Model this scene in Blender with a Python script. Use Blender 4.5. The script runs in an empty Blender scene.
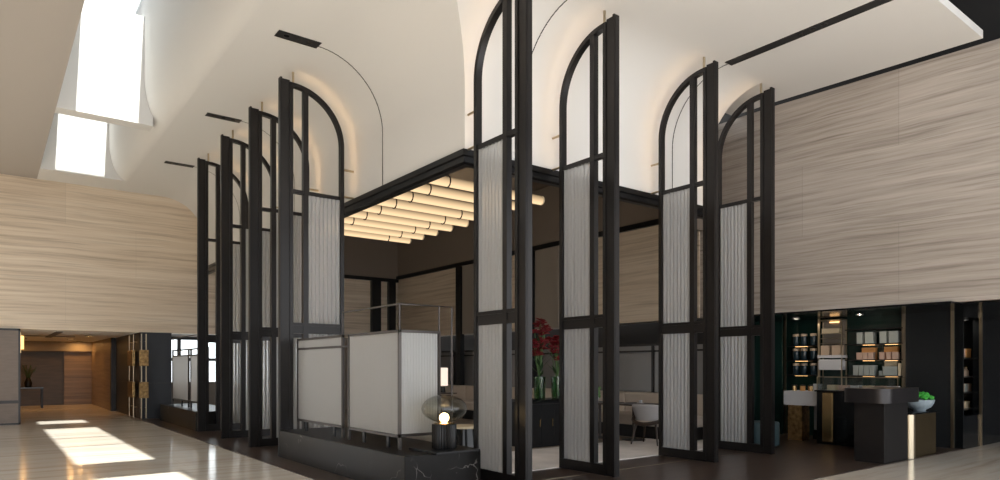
import bpy, bmesh, math, random
from mathutils import Vector, Matrix
random.seed(7)
sc = bpy.context.scene
COL = sc.collection
PI = math.pi

# ---------------------------------------------------------------- materials
def mat(name):
    m = bpy.data.materials.new(name); m.use_nodes = True
    nt = m.node_tree; nt.nodes.clear()
    out = nt.nodes.new('ShaderNodeOutputMaterial')
    return m, nt, out
def N(nt, t, **kw):
    n = nt.nodes.new(t)
    for k, v in kw.items():
        if k in n.inputs: n.inputs[k].default_value = v
        else: setattr(n, k, v)
    return n
def principled(name, col, rough=.5, metal=0., bump=0., bscale=60., var=0., vscale=6., spec=.5, coat=0., stretch=(1,1,1)):
    m, nt, out = mat(name)
    b = N(nt, 'ShaderNodeBsdfPrincipled')
    b.inputs['Base Color'].default_value = (*col, 1); b.inputs['Roughness'].default_value = rough
    b.inputs['Metallic'].default_value = metal; b.inputs['Specular IOR Level'].default_value = spec
    b.inputs['Coat Weight'].default_value = coat
    nt.links.new(b.outputs[0], out.inputs[0])
    tc = N(nt, 'ShaderNodeTexCoord')
    mp = N(nt, 'ShaderNodeMapping'); mp.inputs['Scale'].default_value = stretch
    nt.links.new(tc.outputs['Object'], mp.inputs[0])
    if var > 0:
        no = N(nt, 'ShaderNodeTexNoise'); no.inputs['Scale'].default_value = vscale; no.inputs['Detail'].default_value = 4
        nt.links.new(mp.outputs[0], no.inputs[0])
        r = N(nt, 'ShaderNodeValToRGB')
        r.color_ramp.elements[0].position = .3; r.color_ramp.elements[1].position = .7
        r.color_ramp.elements[0].color = (*[max(0, c*(1-var)) for c in col], 1)
        r.color_ramp.elements[1].color = (*[min(1, c*(1+var)) for c in col], 1)
        nt.links.new(no.outputs[0], r.inputs[0]); nt.links.new(r.outputs[0], b.inputs['Base Color'])
    if bump > 0:
        n2 = N(nt, 'ShaderNodeTexNoise'); n2.inputs['Scale'].default_value = bscale
        nt.links.new(mp.outputs[0], n2.inputs[0])
        bp = N(nt, 'ShaderNodeBump'); bp.inputs['Strength'].default_value = bump; bp.inputs['Distance'].default_value = .01
        nt.links.new(n2.outputs[0], bp.inputs['Height']); nt.links.new(bp.outputs[0], b.inputs['Normal'])
    return m
def emission(name, col, s):
    m, nt, out = mat(name)
    e = N(nt, 'ShaderNodeEmission'); e.inputs[0].default_value = (*col, 1); e.inputs[1].default_value = s
    nt.links.new(e.outputs[0], out.inputs[0]); return m

def stone(name, dark, mid, light, sxyz, rough, joint=None, jcol=.78, streak=1.0, vein=.75):
    """veined stone in world position; sxyz stretches the veins, joint = (u-axis pair, width, height)"""
    m, nt, out = mat(name)
    L = nt.links.new
    b = N(nt, 'ShaderNodeBsdfPrincipled'); b.inputs['Roughness'].default_value = rough
    L(b.outputs[0], out.inputs[0])
    g = N(nt, 'ShaderNodeNewGeometry')
    wob = N(nt, 'ShaderNodeTexNoise'); wob.inputs['Scale'].default_value = .55; wob.inputs['Detail'].default_value = 2
    L(g.outputs['Position'], wob.inputs[0])
    sub = N(nt, 'ShaderNodeVectorMath', operation='SUBTRACT'); sub.inputs[1].default_value = (.5,.5,.5)
    L(wob.outputs['Color'], sub.inputs[0])
    scl = N(nt, 'ShaderNodeVectorMath', operation='SCALE'); scl.inputs['Scale'].default_value = .10*streak
    L(sub.outputs[0], scl.inputs[0])
    add = N(nt, 'ShaderNodeVectorMath', operation='ADD'); L(g.outputs['Position'], add.inputs[0]); L(scl.outputs[0], add.inputs[1])
    mp = N(nt, 'ShaderNodeMapping'); mp.inputs['Scale'].default_value = sxyz; L(add.outputs[0], mp.inputs[0])
    n1 = N(nt, 'ShaderNodeTexNoise'); n1.inputs['Scale'].default_value = 1.0; n1.inputs['Detail'].default_value = 9; n1.inputs['Roughness'].default_value = .68
    L(mp.outputs[0], n1.inputs[0])
    r = N(nt, 'ShaderNodeValToRGB'); cr = r.color_ramp
    cr.elements[0].position = .28; cr.elements[0].color = (*dark, 1)
    cr.elements[1].position = .72; cr.elements[1].color = (*light, 1)
    e = cr.elements.new(.47); e.color = (*mid, 1)
    L(n1.outputs[0], r.inputs[0])
    # thin darker veins
    mp2 = N(nt, 'ShaderNodeMapping'); mp2.inputs['Scale'].default_value = tuple(s*2.3 for s in sxyz); mp2.inputs['Location'].default_value = (3.1,7.7,1.3)
    L(add.outputs[0], mp2.inputs[0])
    n2 = N(nt, 'ShaderNodeTexNoise'); n2.inputs['Scale'].default_value = 1; n2.inputs['Detail'].default_value = 5
    L(mp2.outputs[0], n2.inputs[0])
    r2 = N(nt, 'ShaderNodeValToRGB'); r2.color_ramp.elements[0].position = .30; r2.color_ramp.elements[1].position = .45
    r2.color_ramp.elements[0].color = (.70,.68,.66,1); r2.color_ramp.elements[1].color = (1,1,1,1)
    L(n2.outputs[0], r2.inputs[0])
    mx = N(nt, 'ShaderNodeMix', data_type='RGBA', blend_type='MULTIPLY'); mx.inputs['Factor'].default_value = vein
    L(r.outputs[0], mx.inputs['A']); L(r2.outputs[0], mx.inputs['B'])
    last = mx.outputs['Result']
    if joint:
        ax, w, h = joint
        sep = N(nt, 'ShaderNodeSeparateXYZ'); L(g.outputs['Position'], sep.inputs[0])
        cmb = N(nt, 'ShaderNodeCombineXYZ')
        L(sep.outputs[ax[0]], cmb.inputs[0]); L(sep.outputs[ax[1]], cmb.inputs[1])
        br = N(nt, 'ShaderNodeTexBrick'); br.offset = .5
        br.inputs['Scale'].default_value = 1; br.inputs['Brick Width'].default_value = w; br.inputs['Row Height'].default_value = h
        br.inputs['Mortar Size'].default_value = .004; br.inputs['Mortar Smooth'].default_value = .3
        br.inputs['Color1'].default_value = (1,1,1,1); br.inputs['Color2'].default_value = (.93,.92,.91,1); br.inputs['Mortar'].default_value = (jcol,jcol,jcol,1)
        L(cmb.outputs[0], br.inputs[0])
        m2 = N(nt, 'ShaderNodeMix', data_type='RGBA', blend_type='MULTIPLY'); m2.inputs['Factor'].default_value = 1
        L(last, m2.inputs['A']); L(br.outputs[0], m2.inputs['B']); last = m2.outputs['Result']
    L(last, b.inputs['Base Color'])
    return m

M = {}
M['paint'] = principled('white_paint', (.70,.695,.685), .7)
M['paint_shaded'] = principled('shaded_white_paint', (.43,.395,.365), .7)  # shade on the white hall ceiling, put into a darker paint colour
M['paint_black'] = principled('black_paint', (.012,.012,.013), .6)
M['stone_lit'] = stone('travertine_lit', (.48,.375,.27), (.71,.59,.455), (.83,.73,.60), (.26,.26,11.), .38, ((0,2), 3.4, 1.35), .8, 1., .6)  # brightly lit tone of the travertine, light put into the colour
M['stone_shaded'] = stone('travertine_shaded', (.23,.195,.17), (.395,.35,.31), (.53,.475,.43), (.34,.34,13.), .38, ((1,2), 3.2, 1.3), .7, 1., .95)  # same travertine greyer and darker, the side wall's shade in its colour
M['floor'] = stone('marble_floor', (.58,.48,.38), (.81,.73,.63), (.90,.85,.77), (.22,3.6,.2), .13, ((0,1), 2.4, 1.2), .8, 1.5, .45)
M['wood'] = stone('dark_wood_floor', (.030,.019,.015), (.062,.041,.033), (.098,.068,.055), (.5,9.,.5), .28, ((0,1), 1.8, .16), .45, .3)
M['bronze'] = principled('dark_bronze', (.017,.015,.0148), .33, .4, var=.12, vscale=2)
M['steel'] = principled('gunmetal_frame', (.075,.066,.062), .38, .7)
M['black'] = principled('black_metal', (.008,.008,.009), .35, .4)
M['gloss_black'] = principled('black_gloss', (.006,.007,.008), .14, 0, spec=.35)
M['blockclad'] = principled('blue_black_cladding', (.009,.011,.017), .42, .0, var=.2, vscale=3)
M['brass'] = principled('brass', (.62,.44,.22), .25, 1., var=.12, vscale=5)
M['dull_brass'] = principled('dull_brass', (.105,.075,.036), .4, .8, var=.1, vscale=4)
M['pale_brass'] = principled('pale_brass', (.52,.44,.32), .3, 1.)
M['old_brass'] = principled('hammered_brass', (.30,.19,.085), .38, 1., bump=.9, bscale=26, var=.5, vscale=14)
M['lacquer'] = principled('brown_lacquer', (.25,.205,.17), .26, 0, spec=.4)
M['panel'] = principled('grey_wall_panel', (.23,.225,.225), .3, .3)
M['plaster'] = principled('taupe_plaster', (.30,.26,.22), .7)
M['fabric'] = principled('cream_fabric', (.56,.49,.42), .9, bump=.25, bscale=240)
M['grey_fabric'] = principled('grey_fabric', (.42,.41,.42), .9, bump=.3, bscale=260)
M['walnut'] = principled('dark_walnut', (.035,.020,.013), .4, var=.3, vscale=12)
M['rug'] = principled('pale_rug', (.78,.73,.70), .95, bump=.3, bscale=150, var=.13, vscale=1.6)
M['carpet'] = principled('taupe_carpet', (.27,.215,.17), .95, bump=.3, bscale=150, var=.2, vscale=2)
M['white'] = principled('white_solid_surface', (.62,.62,.64), .4)
M['pier_metal'] = principled('brushed_bronze_panel', (.135,.105,.085), .4, .5, var=.10, vscale=4, stretch=(1,1,6))
M['green_lacq'] = principled('bottle_green_glass', (.010,.030,.026), .08)
M['teal'] = principled('teal_leather', (.055,.095,.11), .45)
M['navy_jar'] = principled('navy_jar', (.012,.025,.034), .25)
M['tan'] = principled('tan_card', (.50,.38,.28), .7)
M['greybox'] = principled('grey_green_card', (.36,.39,.37), .7)
M['pinkbox'] = principled('blush_card', (.55,.38,.30), .7)
M['amber'] = principled('amber_card', (.72,.36,.12), .6)
M['cream_card'] = principled('cream_card', (.66,.55,.38), .6)
M['red'] = principled('red_petal', (.20,.004,.010), .55, var=.35, vscale=9)
M['leaf'] = principled('dark_leaf', (.02,.05,.018), .5, var=.3, vscale=10)
M['stem'] = principled('green_stem', (.10,.20,.06), .5)
M['moss'] = principled('bright_moss', (.045,.36,.04), .75, bump=1., bscale=45, var=.45, vscale=28)
M['bowl'] = principled('blue_grey_ceramic', (.36,.44,.50), .3)
def tubeglow():
    m, nt, out = mat('warm_tube_glow'); L = nt.links.new
    e = N(nt,'ShaderNodeEmission'); e.inputs[0].default_value = (1.,.70,.40,1)
    g = N(nt,'ShaderNodeNewGeometry'); sp = N(nt,'ShaderNodeSeparateXYZ'); L(g.outputs['Normal'], sp.inputs[0])
    mr = N(nt,'ShaderNodeMapRange'); mr.inputs['From Min'].default_value = .9; mr.inputs['From Max'].default_value = -.8
    mr.inputs['To Min'].default_value = .12; mr.inputs['To Max'].default_value = .98
    L(sp.outputs[2], mr.inputs[0]); L(mr.outputs[0], e.inputs[1]); L(e.outputs[0], out.inputs[0]); return m
M['tubeglow'] = tubeglow()   # shading put into the glow: bright below, dim on top
M['ledglow'] = emission('warm_led', (1.,.62,.30), 7.)
M['shelfled'] = emission('shelf_led', (1.,.55,.22), 3.)
M['bulb'] = emission('globe_bulb', (1.,.72,.38), 9.)
M['shade'] = emission('lit_shade', (1.,.80,.66), .95)
M['sconce'] = emission('amber_sconce', (1.,.62,.18), 2.2)
M['downlight'] = emission('downlight', (1.,.52,.17), 120.)

M['shopfill'] = emission('shop_fill_light', (1.,.85,.68), 120.)  # added fill for the shop shelves
def marble():
    m, nt, out = mat('black_marble'); L = nt.links.new
    b = N(nt, 'ShaderNodeBsdfPrincipled'); b.inputs['Roughness'].default_value = .3; b.inputs['Specular IOR Level'].default_value = .16; L(b.outputs[0], out.inputs[0])
    g = N(nt, 'ShaderNodeNewGeometry')
    no = N(nt, 'ShaderNodeTexNoise'); no.inputs['Scale'].default_value = 1.4; no.inputs['Detail'].default_value = 5; L(g.outputs['Position'], no.inputs[0])
    sc_ = N(nt, 'ShaderNodeVectorMath', operation='SCALE'); sc_.inputs['Scale'].default_value = .9; L(no.outputs['Color'], sc_.inputs[0])
    ad = N(nt, 'ShaderNodeVectorMath', operation='ADD'); L(g.outputs['Position'], ad.inputs[0]); L(sc_.outputs[0], ad.inputs[1])
    v = N(nt, 'ShaderNodeTexVoronoi', feature='DISTANCE_TO_EDGE'); v.inputs['Scale'].default_value = 1.25; L(ad.outputs[0], v.inputs[0])
    r = N(nt, 'ShaderNodeValToRGB'); r.color_ramp.elements[0].position = .0; r.color_ramp.elements[0].color = (.20,.19,.18,1)
    r.color_ramp.elements[1].position = .007; r.color_ramp.elements[1].color = (0,0,0,1); L(v.outputs[0], r.inputs[0])
    n3 = N(nt, 'ShaderNodeTexNoise'); n3.inputs['Scale'].default_value = 1.9; L(g.outputs['Position'], n3.inputs[0])
    r3 = N(nt, 'ShaderNodeValToRGB'); r3.color_ramp.elements[0].position = .56; r3.color_ramp.elements[1].position = .66; L(n3.outputs[0], r3.inputs[0])
    mk = N(nt, 'ShaderNodeMix', data_type='RGBA', blend_type='MULTIPLY'); mk.inputs['Factor'].default_value = 1
    L(r.outputs[0], mk.inputs['A']); L(r3.outputs[0], mk.inputs['B'])
    n4 = N(nt, 'ShaderNodeTexNoise'); n4.inputs['Scale'].default_value = 5; n4.inputs['Detail'].default_value = 6; L(g.outputs['Position'], n4.inputs[0])
    r4 = N(nt, 'ShaderNodeValToRGB'); r4.color_ramp.elements[0].color = (.004,.0036,.0036,1); r4.color_ramp.elements[1].color = (.015,.0135,.0125,1); L(n4.outputs[0], r4.inputs[0])
    a2 = N(nt, 'ShaderNodeMix', data_type='RGBA', blend_type='ADD'); a2.inputs['Factor'].default_value = 1
    L(r4.outputs[0], a2.inputs['A']); L(mk.outputs['Result'], a2.inputs['B']); L(a2.outputs['Result'], b.inputs['Base Color'])
    return m
M['marble'] = marble()

def fluted():
    m, nt, out = mat('fluted_glass'); L = nt.links.new
    tr = N(nt, 'ShaderNodeBsdfTranslucent'); tr.inputs[0].default_value = (.92,.93,.94,1)
    di = N(nt, 'ShaderNodeBsdfDiffuse'); di.inputs[0].default_value = (.86,.88,.90,1)
    m1 = N(nt, 'ShaderNodeMixShader'); m1.inputs[0].default_value = .5; L(tr.outputs[0], m1.inputs[1]); L(di.outputs[0], m1.inputs[2])
    gl = N(nt, 'ShaderNodeBsdfGlass'); gl.inputs['Roughness'].default_value = .22; gl.inputs['IOR'].default_value = 1.5
    m2 = N(nt, 'ShaderNodeMixShader'); m2.inputs[0].default_value = .52; L(gl.outputs[0], m2.inputs[1]); L(m1.outputs[0], m2.inputs[2])
    L(m2.outputs[0], out.inputs[0]); return m
M['fluted'] = fluted()
def clear(name, col, rough=.0, ior=1.45, tmix=.5):
    m, nt, out = mat(name); L = nt.links.new
    gl = N(nt, 'ShaderNodeBsdfGlossy'); gl.inputs['Roughness'].default_value = .03
    tp = N(nt, 'ShaderNodeBsdfTransparent'); tp.inputs[0].default_value = (*col, 1)
    fr = N(nt, 'ShaderNodeFresnel'); fr.inputs[0].default_value = ior
    gm = N(nt, 'ShaderNodeNewGeometry'); lw = N(nt, 'ShaderNodeLayerWeight'); lw.inputs[0].default_value = .5
    pw = N(nt, 'ShaderNodeMath', operation='POWER'); pw.inputs[1].default_value = 3.2; L(lw.outputs['Facing'], pw.inputs[0])
    sw = N(nt, 'ShaderNodeMath', operation='MULTIPLY_ADD'); sw.inputs[1].default_value = .85; sw.inputs[2].default_value = .055; L(pw.outputs[0], sw.inputs[0])
    mx = N(nt, 'ShaderNodeMixShader'); L(sw.outputs[0], mx.inputs[0]); L(tp.outputs[0], mx.inputs[1]); L(gl.outputs[0], mx.inputs[2])
    L(mx.outputs[0], out.inputs[0]); return m
M['smoke'] = clear('smoked_glass', (.74,.74,.70), ior=1.5)
M['clear'] = clear('clear_glass', (.93,.95,.95))
M['vaseglass'] = clear('green_vase_glass', (.48,.64,.48), ior=1.6)

# ---------------------------------------------------------------- mesh helper
class MB:
    def __init__(s): s.bm = bmesh.new()
    def box(s, x0, x1, y0, y1, z0, z1, bev=0., seg=2):
        r = bmesh.ops.create_cube(s.bm, size=1.)
        vs = r['verts']
        for v in vs:
            v.co = Vector((x0+(v.co.x+.5)*(x1-x0), y0+(v.co.y+.5)*(y1-y0), z0+(v.co.z+.5)*(z1-z0)))
        if bev:
            es = {e for v in vs for e in v.link_edges}
            bmesh.ops.bevel(s.bm, geom=list(es), offset=bev, segments=seg, affect='EDGES', profile=.6)
        return s
    def tube(s, p0, p1, r0, r1=None, n=12, caps=True):
        r1 = r0 if r1 is None else r1
        p0, p1 = Vector(p0), Vector(p1); d = (p1-p0)
        q = d.to_track_quat('Z', 'Y').to_matrix()
        A = []; B = []
        for i in range(n):
            a = 2*PI*i/n; o = q @ Vector((math.cos(a), math.sin(a), 0))
            A.append(s.bm.verts.new(p0+o*r0)); B.append(s.bm.verts.new(p1+o*r1))
        for i in range(n):
            j = (i+1) % n; s.bm.faces.new((A[i], A[j], B[j], B[i]))
        if caps: s.bm.faces.new(A[::-1]); s.bm.faces.new(B)
        return s
    def path(s, pts, r, n=8, closed=False):
        pts = [Vector(p) for p in pts]; k = len(pts); rings = []
        for i, p in enumerate(pts):
            a = pts[(i-1) % k] if (closed or i > 0) else p
            b = pts[(i+1) % k] if (closed or i < k-1) else p
            t = (b-a).normalized()
            ref = Vector((0,0,1)) if abs(t.z) < .95 else Vector((1,0,0))
            u = t.cross(ref).normalized(); v = t.cross(u).normalized()
            rr = r[i] if isinstance(r, (list, tuple)) else r
            rings.append([s.bm.verts.new(p+(u*math.cos(2*PI*j/n)+v*math.sin(2*PI*j/n))*rr) for j in range(n)])
        for i in range(k if closed else k-1):
            a, b = rings[i], rings[(i+1) % k]
            for j in range(n):
                s.bm.faces.new((a[j], a[(j+1) % n], b[(j+1) % n], b[j]))
        if not closed: s.bm.faces.new(rings[0][::-1]); s.bm.faces.new(rings[-1])
        return s
    def lathe(s, prof, c=(0,0,0), n=24, flute=0, famp=0.):
        rings = []
        for (r, z) in prof:
            if r < 1e-6: rings.append([s.bm.verts.new((c[0], c[1], c[2]+z))]); continue
            ring = []
            for j in range(n):
                a = 2*PI*j/n; rr = r*(1+famp*math.cos(flute*a)) if flute else r
                ring.append(s.bm.verts.new((c[0]+rr*math.cos(a), c[1]+rr*math.sin(a), c[2]+z)))
            rings.append(ring)
        for a, b in zip(rings, rings[1:]):
            for j in range(n):
                k = (j+1) % n
                if len(a) == 1 and len(b) == 1: continue
                if len(a) == 1: s.bm.faces.new((a[0], b[k], b[j]))
                elif len(b) == 1: s.bm.faces.new((a[j], a[k], b[0]))
                else: s.bm.faces.new((a[j], a[k], b[k], b[j]))
        return s
    def prism(s, pts, axis, a0, a1):
        """pts: 2-D outline; axis 'z' -> (x,y), 'y' -> (x,z), 'x' -> (y,z)"""
        def P(p, a):
            return {'z': (p[0], p[1], a), 'y': (p[0], a, p[1]), 'x': (a, p[0], p[1])}[axis]
        A = [s.bm.verts.new(P(p, a0)) for p in pts]; B = [s.bm.verts.new(P(p, a1)) for p in pts]
        n = len(pts)
        for i in range(n):
            j = (i+1) % n; s.bm.faces.new((A[i], A[j], B[j], B[i]))
        s.bm.faces.new(A[::-1]); s.bm.faces.new(B)
        return s
    def grid(s, fn, nu, nv):
        V = [[s.bm.verts.new(fn(i/nu, j/nv)) for j in range(nv+1)] for i in range(nu+1)]
        for i in range(nu):
            for j in range(nv): s.bm.faces.new((V[i][j], V[i+1][j], V[i+1][j+1], V[i][j+1]))
        return s
    def blob(s, c, r, sub=2, sz=(1,1,1), jit=0.):
        res = bmesh.ops.create_icosphere(s.bm, subdivisions=sub, radius=1.)
        for v in res['verts']:
            k = 1+random.uniform(-jit, jit)
            v.co = Vector((c[0]+v.co.x*r*sz[0]*k, c[1]+v.co.y*r*sz[1]*k, c[2]+v.co.z*r*sz[2]*k))
        return s
    def build(s, name, m, parent=None, smooth=False):
        bmesh.ops.recalc_face_normals(s.bm, faces=s.bm.faces[:])
        me = bpy.data.meshes.new(name); s.bm.to_mesh(me); s.bm.free()
        me.materials.append(M[m] if isinstance(m, str) else m)
        if smooth:
            for p in me.polygons: p.use_smooth = True
            try: me.set_sharp_from_angle(angle=math.radians(40))
            except Exception: pass
        o = bpy.data.objects.new(name, me); COL.objects.link(o)
        if parent: o.parent = parent
        return o
def tag(o, label, cat, group=None):
    o['label'] = label; o['category'] = cat
    if group: o['group'] = group
    return o
def thing(name, label, cat, loc=(0,0,0), rz=0., group=None):
    o = bpy.data.objects.new(name, None); COL.objects.link(o)
    o.empty_display_size = .2; o.location = loc; o.rotation_euler = (0,0,rz)
    return tag(o, label, cat, group)
def struct(o, label=None):
    o['kind'] = 'structure'
    if label: o['label'] = label
    return o
def kids(o): return [c for c in bpy.data.objects if c.parent == o]
def dup(root, loc, label, rz=None, group=None):
    r = root.copy(); COL.objects.link(r); r.location = loc; r['label'] = label
    if rz is not None: r.rotation_euler = (0,0,rz)
    if group: r['group'] = group
    for ch in kids(root):
        c = ch.copy(); COL.objects.link(c); c.parent = r
        for g in kids(ch):
            d = g.copy(); COL.objects.link(d); d.parent = c
    return r

CEIL = 6.5
# ================================================================= SETTING
struct(MB().box(-7,18,-7,34,-.2,0).build('floor', 'floor'), 'pale veined stone floor of the hall')
struct(MB().prism([(3.457,4.53),(14.3,4.53),(14.3,24),(3.457,24)], 'z', -.05, .006).build('floor_wood', 'wood'), 'dark wood floor of the tea lounge')
struct(MB().box(5.3,12,7.35,9.2,.006,.018).build('floor_rug_pale', 'rug'), 'pale carpet strip along the lounge edge')
struct(MB().box(5.3,12,9.2,21.6,.006,.014).build('floor_carpet', 'carpet'), 'taupe carpet inside the lounge')
# ceiling: panels around the skylight
c = MB()
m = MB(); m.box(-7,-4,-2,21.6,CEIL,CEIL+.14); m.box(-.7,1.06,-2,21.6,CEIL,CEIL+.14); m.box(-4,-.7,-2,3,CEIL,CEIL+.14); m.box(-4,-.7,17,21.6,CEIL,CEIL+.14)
struct(m.build('ceiling_hall','paint_shaded'), 'shade-toned white hall ceiling left of the skylight')
c.box(1.06,3.0,20.4,21.6,CEIL,CEIL+.14)
c.box(3.0,4.1,-2,21.6,CEIL,CEIL+.14)
c.prism([(4.1,3.60),(12.02,3.60),(11.80,6.9),(11.80,7.75),(10.8,7.75),(10.8,6.482),(4.1,6.482)],'z',CEIL,CEIL+.12)
c.box(4.1,5.0,-2,3.60,CEIL,CEIL+.14)
struct(c.build('ceiling', 'paint'), 'smooth white ceiling')
struct(MB().prism([(5,-2),(8,-2),(8,-7),(18,-7),(18,9),(5,9)],'z',7.9,8.0).build('ceiling_void', 'paint_black'), 'black void above the ceiling panel')  # part behind the camera lengthened to block sun on the right
# coved fascia around the lounge
prof = [(0,4.45)] + [(0,5.38)] + [(1.12-1.12*math.cos(t), 5.38+1.12*math.sin(t)) for t in [PI/2*i/20 for i in range(1,21)]]
CX, CY = 5.22, 7.60
def cove(side):
    m = MB(); P = prof+[(1.12,6.64),(-.05,6.64),(-.05,4.45)]
    def pt(o, z, far):
        if side == 'left': return (CX-o, 21.6 if far else CY-o, z)
        return (10.8 if far else CX-o, CY-o, z)
    A = [m.bm.verts.new(pt(o,z,False)) for o,z in P]; B = [m.bm.verts.new(pt(o,z,True)) for o,z in P]
    for i in range(len(P)):
        j = (i+1) % len(P); m.bm.faces.new((A[i],A[j],B[j],B[i]))
    return struct(m.build('wall_cove_'+side, 'paint', smooth=True), 'white fascia curving up into the ceiling')
cove('left'); cove('right')
# joints in the cove
def cove_joint(n, side, pos):
    m = MB(); w = .007
    for (o0,z0),(o1,z1) in zip(prof, prof[1:]):
        e = .006
        for (oa,za,ob,zb) in ((o0,z0,o1,z1),):
            if side == 'left':
                f = [(CX-oa-e,pos-w,za),(CX-oa-e,pos+w,za),(CX-ob-e,pos+w,zb-.004),(CX-ob-e,pos-w,zb-.004)]
            else:
                f = [(pos-w,CY-oa-e,za),(pos+w,CY-oa-e,za),(pos+w,CY-ob-e,zb-.004),(pos-w,CY-ob-e,zb-.004)]
            m.bm.faces.new([m.bm.verts.new(p) for p in f])
    o = m.build('trim_joint_%d' % n, 'black')
    md = o.modifiers.new('thick', 'SOLIDIFY'); md.thickness = .004; md.offset = 0
    struct(o, 'thin dark joint line in the white cove')
for i, (s, p) in enumerate((('left',10.0),('left',14.0),('left',17.9),('right',6.25),('right',9.7))): cove_joint(i+1, s, p)
# canopy edge trim, stepped profile (o outward, z)
tp = [(.07,4.48),(.07,4.40),(.045,4.385),(.045,4.31),(0,4.29),(-.10,4.29),(-.10,4.34),(-.03,4.36),(-.03,4.48)]
m = MB()
def ring(fn): return [m.bm.verts.new(fn(o, z)) for o, z in tp]
R0 = ring(lambda o,z: (CX-o, 21.6, z)); R1 = ring(lambda o,z: (CX-o, CY-o, z)); R2 = ring(lambda o,z: (10.8, CY-o, z))
for A, B in ((R0,R1),(R1,R2)):
    for i in range(len(tp)):
        j = (i+1) % len(tp); m.bm.faces.new((A[i],A[j],B[j],B[i]))
struct(m.build('trim_canopy', 'black'), 'black metal edge of the lounge canopy')
w3 = struct(MB().box(-4,-.7,3,17,CEIL+.3,CEIL+.315).build('window_added','clear'), 'added skylight over the unseen side of the hall')  # unseen skylight, added so sun bounce brightens the far wall
m = MB()
for y in (6.5,10,13.5): m.box(-4,-.7,y,y+.06,CEIL+.14,CEIL+.3)
m.box(-4.06,-4,3,17,CEIL+.14,CEIL+.32); m.box(-.7,-.64,3,17,CEIL+.14,CEIL+.32); m.box(-4,-.7,2.94,3,CEIL+.14,CEIL+.32); m.box(-4,-.7,17,17.06,CEIL+.14,CEIL+.32)
m.build('window_frame','paint', w3)
# skylight well
m = MB()
pr = [(3.0,CEIL)] + [(3.0-.42*math.sin(t), CEIL+.95*(1-math.cos(t))) for t in [PI/2*i/12 for i in range(1,13)]] + [(2.58,9.1)]
m.prism(pr+[(3.0,9.1)], 'y', -2.0, 20.4)
o = m.build('wall_skylight_right', 'paint', smooth=True)
struct(o, 'rounded white side of the skylight well')
m = MB(); m.box(1.0,1.06,-2.0,20.4,CEIL+.14,9.1); struct(m.build('wall_skylight_left','paint'))
m = MB(); m.box(1.0,3.2,20.4,20.5,CEIL+.14,9.1); struct(m.build('wall_skylight_end','paint'), 'sunlit white end of the skylight well')
m = MB(); m.box(1.0,3.2,-2.1,-2.0,CEIL+.14,9.1); struct(m.build('wall_skylight_near','paint'))
m = MB(); m.box(1.06,2.74,15.4,15.77,CEIL,8.72); m.box(1.06,2.74,6.4,6.95,CEIL,8.3)
struct(m.build('ceiling_skylight_beams','paint'), 'white beams crossing the skylight')
m = MB(); m.box(.9,1.5,-2.1,20.6,9.1,9.3); m.box(2.6,3.4,-2.1,20.6,9.1,9.3); m.box(1.5,2.6,16.7,18.7,9.1,9.3); m.box(1.5,2.6,-2.1,-1.8,9.1,9.3)  # opaque middle panel is unseen, shaped to end the floor sun patch
struct(m.build('ceiling_skylight_roof','paint'))
wf = struct(MB().box(1.5,2.6,-1.8,20.4,9.2,9.215).build('window_1','clear'), 'skylight glass')
m = MB()
for y in (5.2,9.2,11.0): m.box(1.5,2.6,y,y+.04,9.12,9.2)
m.build('window_frame','steel', wf)

# far stone wall (left in the picture)
struct(MB().box(-7,12,21.6,22.0,2.5,9).build('wall_left', 'stone_lit'), 'tall travertine wall at the far end of the hall')
struct(MB().box(-5.4,-5,-7,21.6,0,6.5).build('wall_west', 'stone_shaded'), 'unseen stone wall added on the left of the hall')  # out-of-view wall, added to cut light from the left
struct(MB().box(17.6,18,-7,4.5,0,2.6).build('wall_east', 'blockclad'), 'unseen dark wall added beyond the shop')  # out-of-view wall, added and kept dark against bright reflections in the shop
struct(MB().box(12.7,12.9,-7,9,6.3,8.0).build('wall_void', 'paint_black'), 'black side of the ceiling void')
# right stone wall, slightly skewed outside, straight inside the lounge
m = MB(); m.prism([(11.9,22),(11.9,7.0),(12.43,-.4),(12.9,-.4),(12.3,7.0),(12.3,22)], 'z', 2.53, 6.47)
struct(m.build('wall_right', 'stone_shaded'), 'tall travertine wall over the shop and lounge')
struct(MB().box(11.86,11.9,8.6,21.6,2.53,4.7).build('wall_lounge_stone','stone_lit'), 'travertine lounge wall with lamp warmth put into its colour')  # added layer: warm glow of the tubes put into the stone colour
# inside the lounge: lacquer panels above the rail, rails, posts
struct(MB().box(11.84,11.895,8.6,21.6,4.78,6.3).build('wall_right_lacquer','lacquer'), 'brown lacquered upper wall of the lounge')
struct(MB().box(5.3,11.84,21.54,21.598,4.68,6.3).build('wall_left_lacquer','lacquer'))
struct(MB().prism([(5.25,7.65),(10.8,7.65),(10.8,8.55),(11.9,8.55),(11.9,21.6),(5.25,21.6)],'z',6.3,6.4).build('ceiling_lounge','lacquer'))
m=MB(); m.box(10.8,10.85,7.62,8.6,4.35,6.64); m.box(10.85,11.9,8.5,8.6,4.35,6.64); struct(m.build('wall_lounge_end','lacquer'))
m = MB(); m.box(11.78,11.9,8.6,21.6,4.66,4.78); m.box(5.3,11.9,21.5,21.6,4.56,4.68)
struct(m.build('trim_lounge_rail','black'), 'black picture rail in the lounge')
def post(n, x0,x1,y0,y1,z0,z1,mm='black',lab='black upright on the lounge wall'):
    struct(MB().box(x0,x1,y0,y1,z0,z1).build('trim_post_%d' % n, mm), lab)
post(1,11.75,11.9,17.35,17.62,.9,4.66); post(2,11.75,11.9,13.85,14.15,.9,4.66)
post(3,10.78,11.13,21.45,21.6,2.3,4.56); post(4,11.45,11.72,21.45,21.6,0,4.56)
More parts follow.
